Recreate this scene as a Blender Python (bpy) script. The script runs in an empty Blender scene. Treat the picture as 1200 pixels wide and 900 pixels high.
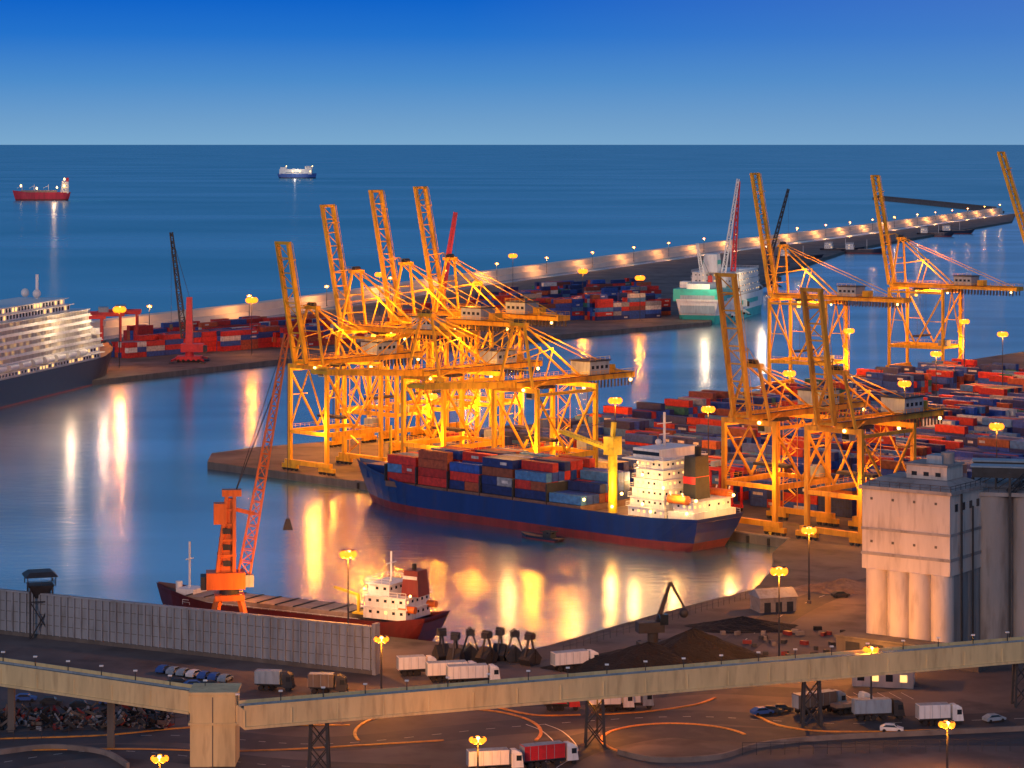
import bpy, math, random
from mathutils import Vector, Matrix
random.seed(7)
R=random.random
def U(a,b): return a+(b-a)*R()
H=110.0; F=3000.0; GZ=2.5
scene=bpy.context.scene
scene.view_settings.view_transform='Standard'; scene.view_settings.look='None'; scene.view_settings.exposure=0; scene.view_settings.gamma=1
LC=(1,0.30,0.014)
# ---------- placement helpers: image pixel coordinates unprojected through the camera onto a level plane -> metres
def P(u,v,z=0.0):
    D=F*(H-z)/(v-169.0); return Vector(((u-600.0)*D/F,D,z))
def G(u,v): return P(u,v,GZ)
# ---------- materials
def newmat(name):
    m=bpy.data.materials.new(name); m.use_nodes=True
    nt=m.node_tree; return m,nt,nt.nodes,nt.links,nt.nodes['Principled BSDF']
def paint(name,col,rough=0.55,var=0.35,scale=0.4,metal=0.0,bump=0.0,streak=False,dirt=(0.05,0.035,0.025),dirtamt=0.35):
    m,nt,N,L,b=newmat(name)
    tc=N.new('ShaderNodeTexCoord'); mp=N.new('ShaderNodeMapping'); L.new(tc.outputs['Object'],mp.inputs[0])
    if streak: mp.inputs['Scale'].default_value=(1,1,0.18)
    n=N.new('ShaderNodeTexNoise'); n.inputs['Scale'].default_value=scale; n.inputs['Detail'].default_value=6
    n.inputs['Roughness'].default_value=0.65; L.new(mp.outputs[0],n.inputs['Vector'])
    r=N.new('ShaderNodeMapRange'); r.inputs[1].default_value=0.3; r.inputs[2].default_value=0.7
    r.inputs[3].default_value=1-var; r.inputs[4].default_value=1+var*0.6; L.new(n.outputs[0],r.inputs[0])
    mul=N.new('ShaderNodeVectorMath'); mul.operation='SCALE'; mul.inputs[0].default_value=col[:3]
    L.new(r.outputs[0],mul.inputs['Scale'])
    n2=N.new('ShaderNodeTexNoise'); n2.inputs['Scale'].default_value=scale*3.3; n2.inputs['Detail'].default_value=8
    L.new(mp.outputs[0],n2.inputs['Vector'])
    r2=N.new('ShaderNodeMapRange'); r2.inputs[1].default_value=0.52; r2.inputs[2].default_value=0.72; r2.inputs[4].default_value=dirtamt
    L.new(n2.outputs[0],r2.inputs[0])
    mx=N.new('ShaderNodeMixRGB'); L.new(r2.outputs[0],mx.inputs[0]); L.new(mul.outputs[0],mx.inputs[1]); mx.inputs[2].default_value=(*dirt,1)
    L.new(mx.outputs[0],b.inputs['Base Color'])
    b.inputs['Roughness'].default_value=rough; b.inputs['Metallic'].default_value=metal
    if bump>0:
        bp=N.new('ShaderNodeBump'); bp.inputs['Distance'].default_value=bump; L.new(n2.outputs[0],bp.inputs['Height']); L.new(bp.outputs[0],b.inputs['Normal'])
    return m
def attrmat(name,rough=0.6):
    m,nt,N,L,b=newmat(name)
    a=N.new('ShaderNodeAttribute'); a.attribute_name='Col'
    tc=N.new('ShaderNodeTexCoord')
    n=N.new('ShaderNodeTexNoise'); n.inputs['Scale'].default_value=0.8; n.inputs['Detail'].default_value=6; L.new(tc.outputs['Object'],n.inputs['Vector'])
    w=N.new('ShaderNodeTexWave'); w.inputs['Scale'].default_value=0.55; w.inputs['Distortion'].default_value=0; L.new(tc.outputs['Object'],w.inputs['Vector'])
    r=N.new('ShaderNodeMapRange'); r.inputs[1].default_value=0.3; r.inputs[2].default_value=0.7; r.inputs[3].default_value=0.55; r.inputs[4].default_value=1.1
    L.new(n.outputs[0],r.inputs[0])
    s=N.new('ShaderNodeVectorMath'); s.operation='SCALE'; L.new(a.outputs['Color'],s.inputs[0]); L.new(r.outputs[0],s.inputs['Scale'])
    L.new(s.outputs[0],b.inputs['Base Color']); b.inputs['Roughness'].default_value=rough
    bp=N.new('ShaderNodeBump'); bp.inputs['Distance'].default_value=0.05; L.new(w.outputs[1],bp.inputs['Height']); L.new(bp.outputs[0],b.inputs['Normal'])
    return m
def emis(name,col,st):
    m,nt,N,L,b=newmat(name)
    b.inputs['Base Color'].default_value=(*col,1); b.inputs['Emission Color'].default_value=(*col,1); b.inputs['Emission Strength'].default_value=st
    return m
M={}
M['crane']=paint('crane_orange_paint',(0.80,0.42,0.012),0.6,0.35,0.25,streak=True,dirt=(0.22,0.08,0.02),dirtamt=0.5)
M['crane2']=paint('crane_brown_orange_paint',(0.66,0.31,0.02),0.6,0.4,0.25,streak=True,dirt=(0.15,0.05,0.02),dirtamt=0.5)
M['house']=paint('machinery_house_grey',(0.28,0.36,0.42),0.6,0.2,0.4,streak=True)
M['dark']=paint('dark_steel',(0.03,0.032,0.036),0.6,0.4,0.6)
M['black']=paint('rubber_black',(0.015,0.015,0.016),0.8)
M['glass']=paint('dark_glass',(0.02,0.03,0.04),0.12,0.1,dirtamt=0.05)
M['white']=paint('white_paint',(0.78,0.78,0.75),0.45,0.12,0.4,streak=True,dirt=(0.3,0.2,0.12),dirtamt=0.3)
M['cream']=paint('cream_concrete',(0.70,0.55,0.27),0.8,0.2,0.25,bump=0.05,streak=True,dirt=(0.32,0.22,0.11),dirtamt=0.5)
M['silo']=paint('silo_plaster',(0.62,0.53,0.45),0.85,0.22,0.18,streak=True,dirt=(0.24,0.19,0.16),dirtamt=0.6)
M['silogrey']=paint('silo_grey_concrete',(0.34,0.31,0.29),0.88,0.3,0.15,streak=True,dirt=(0.13,0.11,0.1),dirtamt=0.65)
M['conc']=paint('quay_concrete',(0.24,0.20,0.17),0.85,0.4,0.08,bump=0.05,dirt=(0.07,0.05,0.04),dirtamt=0.6)
M['ground']=paint('yard_ground',(0.135,0.11,0.10),0.85,0.6,0.03,bump=0.05,dirt=(0.038,0.03,0.03),dirtamt=0.9)
M['quaywall']=paint('quay_wall',(0.14,0.12,0.1),0.85,0.4,0.2,streak=True)
M['asphalt']=paint('asphalt',(0.05,0.048,0.054),0.8,0.35,0.08,dirt=(0.10,0.085,0.08),dirtamt=0.6)
M['mark']=paint('road_marking_white',(0.7,0.68,0.62),0.7,0.3,0.5)
M['kerby']=paint('kerb_yellow_paint',(0.78,0.30,0.03),0.6,0.35,0.5)
M['navy']=paint('hull_navy',(0.012,0.035,0.16),0.35,0.25,0.15,streak=True,dirt=(0.05,0.03,0.03))
M['darknavy']=paint('hull_dark_navy',(0.012,0.018,0.04),0.3,0.2,0.1)
M['boot']=paint('hull_red_antifouling',(0.22,0.025,0.02),0.55,0.35,0.2,streak=True)
M['hullred']=paint('hull_red',(0.6,0.03,0.05),0.45,0.3,0.1,streak=True)
M['hullbl']=paint('hull_dark_red',(0.11,0.012,0.012),0.45,0.4,0.2,streak=True,dirt=(0.04,0.015,0.012))
M['deck']=paint('deck_green_grey',(0.20,0.11,0.08),0.7,0.35,0.3)
M['hatch']=paint('hatch_cover',(0.34,0.26,0.2),0.65,0.25,0.3)
M['red']=paint('red_paint',(0.6,0.025,0.03),0.45,0.25,0.3)
M['yellow']=paint('yellow_paint',(0.80,0.55,0.02),0.5,0.2,0.3)
M['teal']=paint('teal_paint',(0.04,0.45,0.38),0.45,0.2,0.1)
M['blue']=paint('blue_paint',(0.04,0.12,0.4),0.5,0.2,0.3)
M['wallp']=paint('wall_panels_grey',(0.30,0.32,0.34),0.75,0.25,0.2,streak=True,dirt=(0.14,0.12,0.1),dirtamt=0.6)
M['coal']=paint('coal',(0.010,0.010,0.011),0.95,0.4,0.6,bump=0.4,dirt=(0.02,0.018,0.018))
M['ocrane']=paint('grab_crane_orange',(0.75,0.17,0.02),0.5,0.3,0.3,streak=True)
M['lamp']=emis('sodium_lamp_glass',(1,0.26,0.012),2.4)
M['lampw']=emis('white_lamp_glass',(1,0.58,0.16),8)
M['win']=emis('lit_window',(1,0.58,0.18),1.6)
M['cont']=attrmat('container_paint')
M['bwall']=paint('breakwater_concrete',(0.80,0.66,0.52),0.85,0.12,0.02,dirt=(0.55,0.42,0.33))
M['rock']=paint('breakwater_rock',(0.17,0.13,0.11),0.9,0.5,0.2,bump=0.5)
# ---------- mesh builder
class MB:
    def __init__(s): s.v=[];s.f=[];s.m=[];s.c=[];s.sm=[];s.mats=[]
    def mi(s,k):
        if k not in s.mats: s.mats.append(k)
        return s.mats.index(k)
    def add(s,vs,fs,k,col=(1,1,1),smooth=False):
        o=len(s.v); s.v+= [tuple(x) for x in vs]; i=s.mi(k)
        for f in fs:
            s.f.append([o+a for a in f]); s.m.append(i); s.c.append(col); s.sm.append(smooth)
    BF=[(0,3,2,1),(4,5,6,7),(0,1,5,4),(1,2,6,5),(2,3,7,6),(3,0,4,7)]
    def box(s,x0,x1,y0,y1,z0,z1,k,col=(1,1,1)):
        s.add([(x0,y0,z0),(x1,y0,z0),(x1,y1,z0),(x0,y1,z0),(x0,y0,z1),(x1,y0,z1),(x1,y1,z1),(x0,y1,z1)],s.BF,k,col)
    def taper(s,x0,x1,y0,y1,z0,z1,ix,iy,k,ix1=None):
        ix1=ix if ix1 is None else ix1
        s.add([(x0,y0,z0),(x1,y0,z0),(x1,y1,z0),(x0,y1,z0),(x0+ix,y0+iy,z1),(x1-ix1,y0+iy,z1),(x1-ix1,y1-iy,z1),(x0+ix,y1-iy,z1)],s.BF,k)
    def beam(s,p,q,w,k,h=None,w2=None):
        p=Vector(p);q=Vector(q);h=h or w; d=(q-p)
        if d.length<1e-4: return
        d.normalize(); up=Vector((0,0,1))
        if abs(d.z)>0.97: up=Vector((1,0,0))
        a=d.cross(up).normalized(); b=a.cross(d).normalized()
        r=(w2/w) if w2 else 1
        c=[]
        for o,t in ((p,1),(q,r)):
            c+=[o-a*w/2*t-b*h/2*t,o+a*w/2*t-b*h/2*t,o+a*w/2*t+b*h/2*t,o-a*w/2*t+b*h/2*t]
        s.add(c,s.BF,k)
    def cyl(s,p,q,r,k,n=12,r2=None,smooth=True):
        p=Vector(p);q=Vector(q);d=(q-p).normalized(); up=Vector((0,0,1))
        if abs(d.z)>0.97: up=Vector((1,0,0))
        a=d.cross(up).normalized(); b=a.cross(d); r2=r if r2 is None else r2
        vs=[p+(a*math.cos(t)+b*math.sin(t))*r for t in [2*math.pi*i/n for i in range(n)]]
        vs+=[q+(a*math.cos(t)+b*math.sin(t))*r2 for t in [2*math.pi*i/n for i in range(n)]]
        s.add(vs,[(i,(i+1)%n,n+(i+1)%n,n+i) for i in range(n)],k,smooth=smooth)
        s.add(vs,[list(range(n))[::-1],list(range(n,2*n))],k)
    def ball(s,c,r,k,n=8,sz=1.0):
        vs=[];m=5
        for j in range(m+1):
            ph=math.pi*j/m
            for i in range(n):
                t=2*math.pi*i/n; vs.append((c[0]+r*math.sin(ph)*math.cos(t),c[1]+r*math.sin(ph)*math.sin(t),c[2]+sz*r*math.cos(ph)))
        fs=[(j*n+i,(j+1)*n+i,(j+1)*n+(i+1)%n,j*n+(i+1)%n) for j in range(m) for i in range(n)]
        s.add(vs,fs,k,smooth=True)
    def truss(s,p,q,w,n,t,k,h=None,w2=None):
        p=Vector(p);q=Vector(q);h=h or w;d=(q-p).normalized();up=Vector((0,0,1))
        if abs(d.z)>0.97: up=Vector((1,0,0))
        a=d.cross(up).normalized(); b=a.cross(d)
        r=(w2/w) if w2 else 1
        pts=[]
        for i in range(n+1):
            f=i/n; o=p.lerp(q,f); g=1+(r-1)*f
            pts.append([o+(a*x*w/2+b*y*h/2)*g for x,y in((-1,-1),(1,-1),(1,1),(-1,1))])
        for j in range(4):
            s.beam(pts[0][j],pts[n][j],t,k)
            for i in range(n):
                a1=pts[i][j];b1=pts[i+1][(j+1)%4] if i%2==0 else pts[i+1][j]
                a2=a1 if i%2==0 else pts[i][(j+1)%4]
                s.beam(a2,b1,t*0.6,k)
                s.beam(pts[i][j],pts[i][(j+1)%4],t*0.6,k)
    def rail(s,p,q,k='dark',h=1.1,st=2.0):
        p=Vector(p);q=Vector(q);n=max(1,int((q-p).length/st)); z=Vector((0,0,h))
        s.beam(p+z,q+z,0.09,k); s.beam(p+z*.5,q+z*.5,0.06,k)
        for i in range(n+1):
            o=p.lerp(q,i/n); s.beam(o,o+z,0.08,k)
    def build(s,name,loc=(0,0,0),rot=0.0,parent=None):
        me=bpy.data.meshes.new(name); me.from_pydata(s.v,[],s.f)
        for k in s.mats: me.materials.append(M[k])
        me.polygons.foreach_set('material_index',s.m); me.polygons.foreach_set('use_smooth',s.sm)
        if 'cont' in s.mats:
            ca=me.color_attributes.new('Col','FLOAT_COLOR','CORNER'); buf=[]
            for f,c in zip(s.f,s.c): buf+= [c[0],c[1],c[2],1.0]*len(f)
            ca.data.foreach_set('color',buf)
        me.update(); o=bpy.data.objects.new(name,me); scene.collection.objects.link(o)
        o.location=loc; o.rotation_euler=(0,0,rot)
        if parent: o.parent=parent
        return o
def light(name,loc,power,col=LC,r=0.6,parent=None):
    l=bpy.data.lights.new(name,'POINT'); l.energy=power; l.color=col; l.shadow_soft_size=r
    o=bpy.data.objects.new(name,l); scene.collection.objects.link(o); o.location=loc
    if parent: o.parent=parent
    return o
# ---------- WORLD
w=bpy.data.worlds.new('World'); scene.world=w; w.use_nodes=True
N=w.node_tree.nodes; L=w.node_tree.links; bg=N['Background']
SE=math.radians(6); SA=math.radians(200)
sky=N.new('ShaderNodeTexSky'); sky.sky_type='NISHITA'; sky.sun_disc=False; sky.sun_elevation=SE; sky.sun_rotation=SA
sc=N.new('ShaderNodeVectorMath'); sc.operation='MULTIPLY'; sc.inputs[1].default_value=(0.080,0.11,0.175); L.new(sky.outputs[0],sc.inputs[0])
tc=N.new('ShaderNodeTexCoord'); sp=N.new('ShaderNodeSeparateXYZ'); L.new(tc.outputs['Generated'],sp.inputs[0])
mr=N.new('ShaderNodeMapRange'); mr.inputs[1].default_value=0.0; mr.inputs[2].default_value=0.25; L.new(sp.outputs[2],mr.inputs[0])
cr=N.new('ShaderNodeValToRGB'); e=cr.color_ramp.elements
e[0].position=0.0; e[0].color=(0.195,0.395,0.62,1); e[1].position=1.0; e[1].color=(0.05,0.19,0.40,1)
for p,c in ((0.035,(0.155,0.345,0.60,1)),(0.10,(0.072,0.26,0.60,1)),(0.17,(0.018,0.17,0.60,1)),(0.235,(0.003,0.118,0.575,1)),(0.42,(0.06,0.23,0.50,1))):
    x=e.new(p); x.color=c
L.new(mr.outputs[0],cr.inputs[0])
lr=N.new('ShaderNodeMapRange'); lr.inputs[1].default_value=-0.02; lr.inputs[2].default_value=0.30; lr.inputs[4].default_value=0.42; L.new(sp.outputs[0],lr.inputs[0])
hz=N.new('ShaderNodeMixRGB'); hz.inputs[2].default_value=(0.17,0.31,0.56,1); L.new(lr.outputs[0],hz.inputs[0]); L.new(cr.outputs[0],hz.inputs[1])
mr2=N.new('ShaderNodeMapRange'); mr2.inputs[1].default_value=0.12; mr2.inputs[2].default_value=0.5; L.new(sp.outputs[2],mr2.inputs[0])
mx=N.new('ShaderNodeMixRGB'); L.new(mr2.outputs[0],mx.inputs[0]); L.new(hz.outputs[0],mx.inputs[1]); L.new(sc.outputs[0],mx.inputs[2])
L.new(mx.outputs[0],bg.inputs[0]); bg.inputs[1].default_value=1.0
sun=bpy.data.lights.new('sun','SUN'); sun.energy=0.75; sun.angle=math.radians(12); sun.color=(1,0.64,0.5)
so=bpy.data.objects.new('sun',sun); scene.collection.objects.link(so); so.location=(0,0,300)
so.rotation_euler=Vector((0.38,0.86,-0.28)).to_track_quat('-Z','Y').to_euler()
# ---------- CAMERA
cam=bpy.data.cameras.new('camera'); cam.lens=90; cam.sensor_width=36; cam.shift_y=-281/1200; cam.clip_start=1; cam.clip_end=900000
co=bpy.data.objects.new('camera',cam); scene.collection.objects.link(co); co.location=(0,0,H); co.rotation_euler=(math.radians(90),0,0); scene.camera=co
# ---------- WATER
def water(name,diff,gl,rough,scale,bump,bd,tint):
    m,nt,N,L,b=newmat(name); N.remove(b); out=N['Material Output']
    tc=N.new('ShaderNodeTexCoord'); mp=N.new('ShaderNodeMapping'); mp.inputs['Scale'].default_value=(0.5,1,1); L.new(tc.outputs['Object'],mp.inputs[0])
    n=N.new('ShaderNodeTexNoise'); n.inputs['Scale'].default_value=scale; n.inputs['Detail'].default_value=4; L.new(mp.outputs[0],n.inputs['Vector'])
    n2=N.new('ShaderNodeTexNoise'); n2.inputs['Scale'].default_value=scale*0.04; n2.inputs['Detail'].default_value=5; L.new(mp.outputs[0],n2.inputs['Vector'])
    bp=N.new('ShaderNodeBump'); bp.inputs['Distance'].default_value=bd; bp.inputs['Strength'].default_value=bump; L.new(n.outputs[0],bp.inputs['Height'])
    d=N.new('ShaderNodeBsdfDiffuse'); d.inputs[0].default_value=(*diff,1)
    g=N.new('ShaderNodeBsdfGlossy'); g.inputs['Roughness'].default_value=rough; g.inputs[0].default_value=(*tint,1); L.new(bp.outputs[0],g.inputs['Normal'])
    r=N.new('ShaderNodeMapRange'); r.inputs[1].default_value=0.35; r.inputs[2].default_value=0.65; r.inputs[3].default_value=gl-0.09; r.inputs[4].default_value=gl+0.09; L.new(n2.outputs[0],r.inputs[0])
    mx=N.new('ShaderNodeMixShader'); L.new(r.outputs[0],mx.inputs[0]); L.new(d.outputs[0],mx.inputs[1]); L.new(g.outputs[0],mx.inputs[2]); L.new(mx.outputs[0],out.inputs[0])
    return m
M['sea']=water('sea_water',(0.008,0.34,0.50),0.42,0.22,0.06,0.5,1.0,(0.92,0.97,1))
M['harb']=water('harbour_water',(0.008,0.11,0.19),0.62,0.22,0.25,0.25,0.5,(0.92,0.93,1))
mb=MB(); rs=[0,1500,4000,12000,40000,150000,500000]; n=48
vs=[(0,1500,0)]
for r in rs[1:]: vs+=[(r*math.cos(2*math.pi*i/n),1500+r*math.sin(2*math.pi*i/n),0) for i in range(n)]
fs=[(0,1+i,1+(i+1)%n) for i in range(n)]
for k in range(len(rs)-2):
    a=1+k*n;b=1+(k+1)*n
    fs+=[(a+i,b+i,b+(i+1)%n,a+(i+1)%n) for i in range(n)]
mb.add(vs,fs,'sea'); mb.build('sea',(0,0,-0.05))
mb=MB()
bw=[(-700,520),(-150,425),(60,402),(150,388),(300,370),(430,351),(560,331),(700,312),(850,291),(1000,272),(1172,249)]
pts=[P(*q) for q in bw]+[P(1300,249),P(2200,300),P(3000,450),Vector((600,250,0)),Vector((-600,250,0))]
mb.add(pts,[list(range(len(pts)))[::-1]],'harb'); mb.build('harbour_water')
# ---------- LAND
def slab(name,pts,top='ground',z1=GZ,z0=-3,side='quaywall'):
    mb=MB(); n=len(pts)
    vs=[(p.x,p.y,z1) for p in pts]+[(p.x,p.y,z0) for p in pts]
    area=sum(pts[i].x*pts[(i+1)%n].y-pts[(i+1)%n].x*pts[i].y for i in range(n))
    f=list(range(n)); 
    if area<0: f=f[::-1]
    mb.add(vs,[f],top); mb.add(vs,[(i,(i+1)%n,n+(i+1)%n,n+i) for i in range(n)],side)
    return mb.build(name)
QA=Vector((-46,813,0)); QD=Vector((0.72,-0.694,0)).normalized(); QN=Vector((-QD.y,QD.x,0))
FA=G(625,497); FB=G(1200,412); FD=(Vector((FB.x-FA.x,FB.y-FA.y,0))).normalized(); FN=Vector((FD.y,-FD.x,0))
def V2(p): return Vector((p.x,p.y,0))
land=[G(243,541),QA-QD*8,QA+QD*168,G(905,648),G(908,664),G(884,690),G(760,722),G(640,757),G(560,776),
      Vector((-2,545,0)),Vector((-160,634,0)),Vector((-420,780,0)),Vector((-420,230,0)),Vector((620,230,0)),Vector((620,1500,0)),FB+FD*500,V2(FB),V2(FA),G(400,516),G(300,524),G(248,531)]
slab('ground',[V2(p) for p in land])
far=[G(95,447),G(330,421),G(600,398),G(690,389),G(832,377),G(858,352),G(905,322),G(1000,291),G(1186,259),G(1190,250),
     G(1000,277),G(850,296),G(700,317),G(560,336),G(430,356),G(300,375),G(150,394),G(60,408),G(20,430)]
slab('terminal_ground',[V2(p) for p in far])
def catmull(p,n=8):
    out=[];
    for i in range(len(p)-1):
        a=p[max(0,i-1)];b=p[i];c=p[i+1];d=p[min(len(p)-1,i+2)]
        for k in range(n):
            t=k/n; out.append(0.5*((2*b)+(c-a)*t+(2*a-5*b+4*c-d)*t*t+(3*b-a-3*c+d)*t**3))
    out.append(p[-1]); return out
def strip(mb,pts,w,z0,z1,k,smooth=True):
    pts=catmull([V2(q) for q in pts]) if smooth else [V2(q) for q in pts]
    Ls=[];
    for i,p in enumerate(pts):
        d=(pts[min(i+1,len(pts)-1)]-pts[max(i-1,0)]).normalized(); s=Vector((-d.y,d.x,0))*w/2
        Ls.append((p-s,p+s))
    z=Vector((0,0,1))
    for i in range(len(pts)-1):
        a,b=Ls[i];c,d=Ls[i+1]
        if z1-z0<0.09: mb.add([a+z*z1,c+z*z1,d+z*z1,b+z*z1],[(0,1,2,3)],k)
        else: mb.add([a+z*z0,c+z*z0,d+z*z0,b+z*z0,a+z*z1,c+z*z1,d+z*z1,b+z*z1],[(4,5,6,7),(0,1,5,4),(2,3,7,6)]+([(0,4,7,3)] if i==0 else [])+([(1,2,6,5)] if i==len(pts)-2 else []),k)
bwl=[P(u,v+1) for u,v in bw[2:]]
mb=MB(); strip(mb,bwl,9,-2,4.2,'bwall'); 
strip(mb,[q+Vector((0,9,0)) for q in bwl],9,-2,8.4,'bwall')
strip(mb,[q+Vector((0,22,0)) for q in bwl],22,-2,3.5,'rock'); mb.build('breakwater_wall')
mb=MB()
strip(mb,[P(1030,234),P(1090,240),P(1165,248)],26,-2,5,'rock'); strip(mb,[P(1030,234),P(1090,240),P(1165,248)],8,4.9,8,'rock'); mb.build('outer_breakwater')
# ---------- STS CRANE
def sts(pos,inland,gh=36,G_=26,W=18,back=24,boomL=42,ang=80,apex=20,k='crane',lit=True,name='gantry_crane'):
    mb=MB(); hw=W/2; gy=2.8
    for x in (0,G_):
        mb.box(x-0.8,x+0.8,-hw-2,hw+2,2.2,3.7,k)
        for y in (-hw,hw):
            for dy in (-3,-1,1,3): mb.cyl((x-0.4,y+dy,0.6),(x+0.4,y+dy,0.6),0.6,'dark',8)
            mb.box(x-0.6,x+0.6,y-3.6,y+3.6,0.9,2.25,k)
            mb.beam((x,y,3.6),(x,y,gh),1.25,k,1.1)
        mb.box(x-0.5,x+0.5,-hw+.6,hw-.6,12.4,13.6,k)
        mb.box(x-0.6,x+0.6,-hw-.6,hw+.6,gh-.2,gh+1.2,k)
        mb.beam((x,-hw,14),(x,0,gh-0.5),0.42,k); mb.beam((x,hw,14),(x,0,gh-0.5),0.42,k)
    for y in (-hw,hw):
        mb.box(.6,G_-.6,y-.45,y+.45,12.2,13.7,k)
        mb.box(.6,G_-.6,y-.3,y+.3,gh-1.2,gh-.25,k)
        mb.beam((0,y,gh-1),(G_/2,y,14),0.6,k); mb.beam((G_,y,gh-1),(G_/2,y,14),0.6,k)
        mb.beam((0,y,25),(G_/4+1.5,y,25),0.3,k); mb.beam((G_,y,25),(G_*.75-1.5,y,25),0.3,k)
        mb.rail((.7,y*1.06,14),(G_-.7,y*1.06,14),k)
    x0,x1=-3,G_+back
    for y in (-gy,gy):
        mb.box(x0,x1,y-.45,y+.45,gh+1.25,gh+3.0,k)
        mb.rail((x0,y*1.5,gh+3.1),(x1,y*1.5,gh+3.1),k)
        mb.box(x0,x1,min(y*1.18,y*1.5),max(y*1.18,y*1.5),gh+2.9,gh+3.05,'dark')
    xx=x0
    while xx<=x1: mb.box(xx-.2,xx+.2,-gy+.45,gy-.45,gh+1.9,gh+2.7,k); xx+=5
    mb.box(x1,x1+.6,-3.6,3.6,gh+1.2,gh+3.1,k)
    xx=G_+2.0
    while xx<x1-0.5:
        mb.box(xx,xx+.45,gy+.6,gy+.9,gh-1.1,gh+1.2,'dark'); mb.box(xx,xx+.45,-gy-.9,-gy-.6,gh-1.1,gh+1.2,'dark'); xx+=1.6
    ax=1.5; az=gh+apex
    for s in(-1,1):
        mb.beam((0,s*hw*.8,gh+1.1),(ax,s*2.2,az),0.72,k); 
        mb.beam((G_,s*gy,gh+3.0),(ax,s*2.2,az),0.5,k)
        mb.beam((x1-4,s*gy,gh+3.0),(ax,s*2.0,az+.3),0.24,k)
        mb.beam((0,s*hw*.8,gh+1.2),(G_*.5,s*gy*1.0,gh+2.9),0.36,k)
        mb.beam((ax+(G_-ax)*.5,s*2.6,gh+3+apex*.47),(G_*.5-3,s*gy,gh+3),0.32,k)
        mb.beam((ax+(G_-ax)*.5,s*2.6,gh+3+apex*.47),(.6,s*4.0,gh+apex*.5),0.3,k)
    mb.box(ax-1,ax+1,-3.2,3.2,az-.5,az+.6,k)
    for f in(.33,.62): mb.beam((ax*f,-hw*.8*(1-f)-2.2*f,gh+apex*f),(ax*f,hw*.8*(1-f)+2.2*f,gh+apex*f),.38,k)
    mb.rail((ax-1.3,-3,az+.6),(ax-1.3,3,az+.6),k); mb.cyl((ax,-1.5,az+1.0),(ax,1.5,az+1.0),.8,'dark',10)
    a=math.radians(ang); d=Vector((-math.cos(a),0,math.sin(a))); o=Vector((-3.4,0,gh+2.2)); nrm=Vector((math.sin(a),0,math.cos(a)))
    for y in(-gy,gy):
        p=o+Vector((0,y,0)); mb.beam(p,p+d*boomL,.8,k,1.6)
        q=p+Vector((0,0.9*(1 if y>0 else -1),0)); mb.beam(q+nrm*.9,q+d*boomL+nrm*.9,.12,k)
        for i in range(int(boomL/4)): mb.beam(q+d*(i*4),q+d*(i*4)+nrm*1.0,.1,k)
    nb=int(boomL/4.5)
    for i in range(nb+1):
        c=o+d*(boomL*i/nb); mb.beam(c+Vector((0,-gy,0)),c+Vector((0,gy,0)),.42,k)
        if i<nb:
            c2=o+d*(boomL*(i+1)/nb); s=1 if i%2 else -1
            mb.beam(c+Vector((0,-gy*s,0)),c2+Vector((0,gy*s,0)),.26,k)
    e_=o+d*boomL; mb.beam(e_+Vector((0,-gy-.8,0)),e_+Vector((0,gy+.8,0)),1.0,k)
    for f in(.45,.85):
        c=o+d*boomL*f
        for s in(-1,1):
            mb.beam(c+Vector((0,s*gy,0)),c+nrm*2.4+Vector((0,s*gy*.8,0)),.3,k)
            if ang<40: mb.beam(c+nrm*2.4+Vector((0,s*gy*.8,0)),(ax,s*2,az),.24,k)
        mb.beam(c+nrm*2.4+Vector((0,-gy*.8,0)),c+nrm*2.4+Vector((0,gy*.8,0)),.28,k)
    if ang>=40:
        for s in(-1,1):
            mid=(o+d*boomL*.45+nrm*6); mb.beam(o+d*boomL*.45+nrm*2.4+Vector((0,s*2.4,0)),mid,.2,k); mb.beam(mid,(ax,s*2,az),.2,k)
    hx=G_+3
    mb.box(hx,hx+9,-4.0,4.0,gh+3.2,gh+7.2,'house'); mb.box(hx-.4,hx+9.4,-4.4,4.4,gh+7.2,gh+7.55,'dark')
    for i in range(4):
        for y in(-4.03,4.0): mb.box(hx+.8+i*2.1,hx+2+i*2.1,y,y+.03,gh+4.9,gh+5.9,'glass')
    mb.rail((hx,-4.2,gh+7.5),(hx+9,-4.2,gh+7.5),k)
    mb.box(hx+11,hx+14,-2,2,gh+3.1,gh+5.6,k)
    tx=G_*.35
    mb.box(tx,tx+5,-3.4,3.4,gh+.2,gh+1.1,'dark'); mb.taper(tx-3,tx-.4,-1.3,1.3,gh-3,gh,-.3,0,'house'); mb.box(tx-3.3,tx-2.9,-1.1,1.1,gh-2.5,gh-.6,'glass')
    for s in(-1,1):
        for x in(tx+1,tx+4): mb.beam((x,s*1.5,gh+.3),(x,s*1.5,18),.1,'dark')
    mb.box(tx+.8,tx+4.2,-6.1,6.1,17.2,18,'dark')
    mb.box(G_-3,G_+1.5,-hw+1,-hw+5,13.9,16.6,'house')
    z=4; i=0
    while z<gh-3:
        a_=(G_+1.4,hw-.8,z);b_=(G_+1.4,hw-5.5,z+3.2)
        if i%2: a_,b_=(G_+1.4,hw-5.5,z),(G_+1.4,hw-.8,z+3.2)
        mb.beam(a_,b_,.7,k,.12); mb.beam(Vector(a_)+Vector((.4,0,1)),Vector(b_)+Vector((.4,0,1)),.08,k); z+=3.2;i+=1
    mb.beam((G_+1.9,hw-5.7,3),(G_+1.9,hw-5.7,gh),.16,k); mb.beam((G_+1.9,hw-.6,3),(G_+1.9,hw-.6,gh),.16,k)
    lp=[(-1,-4.2,gh+.6),(G_*.5,4.2,gh+.6),(G_,-4.2,gh-.6),(0,hw,15),(G_+back-2,-4,gh+.6),(G_,hw,15)]
    for q in lp: mb.ball(q,.5,'lampw',6)
    ob=mb.build(name,Vector((pos.x,pos.y,GZ)),math.atan2(inland.y,inland.x))
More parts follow.
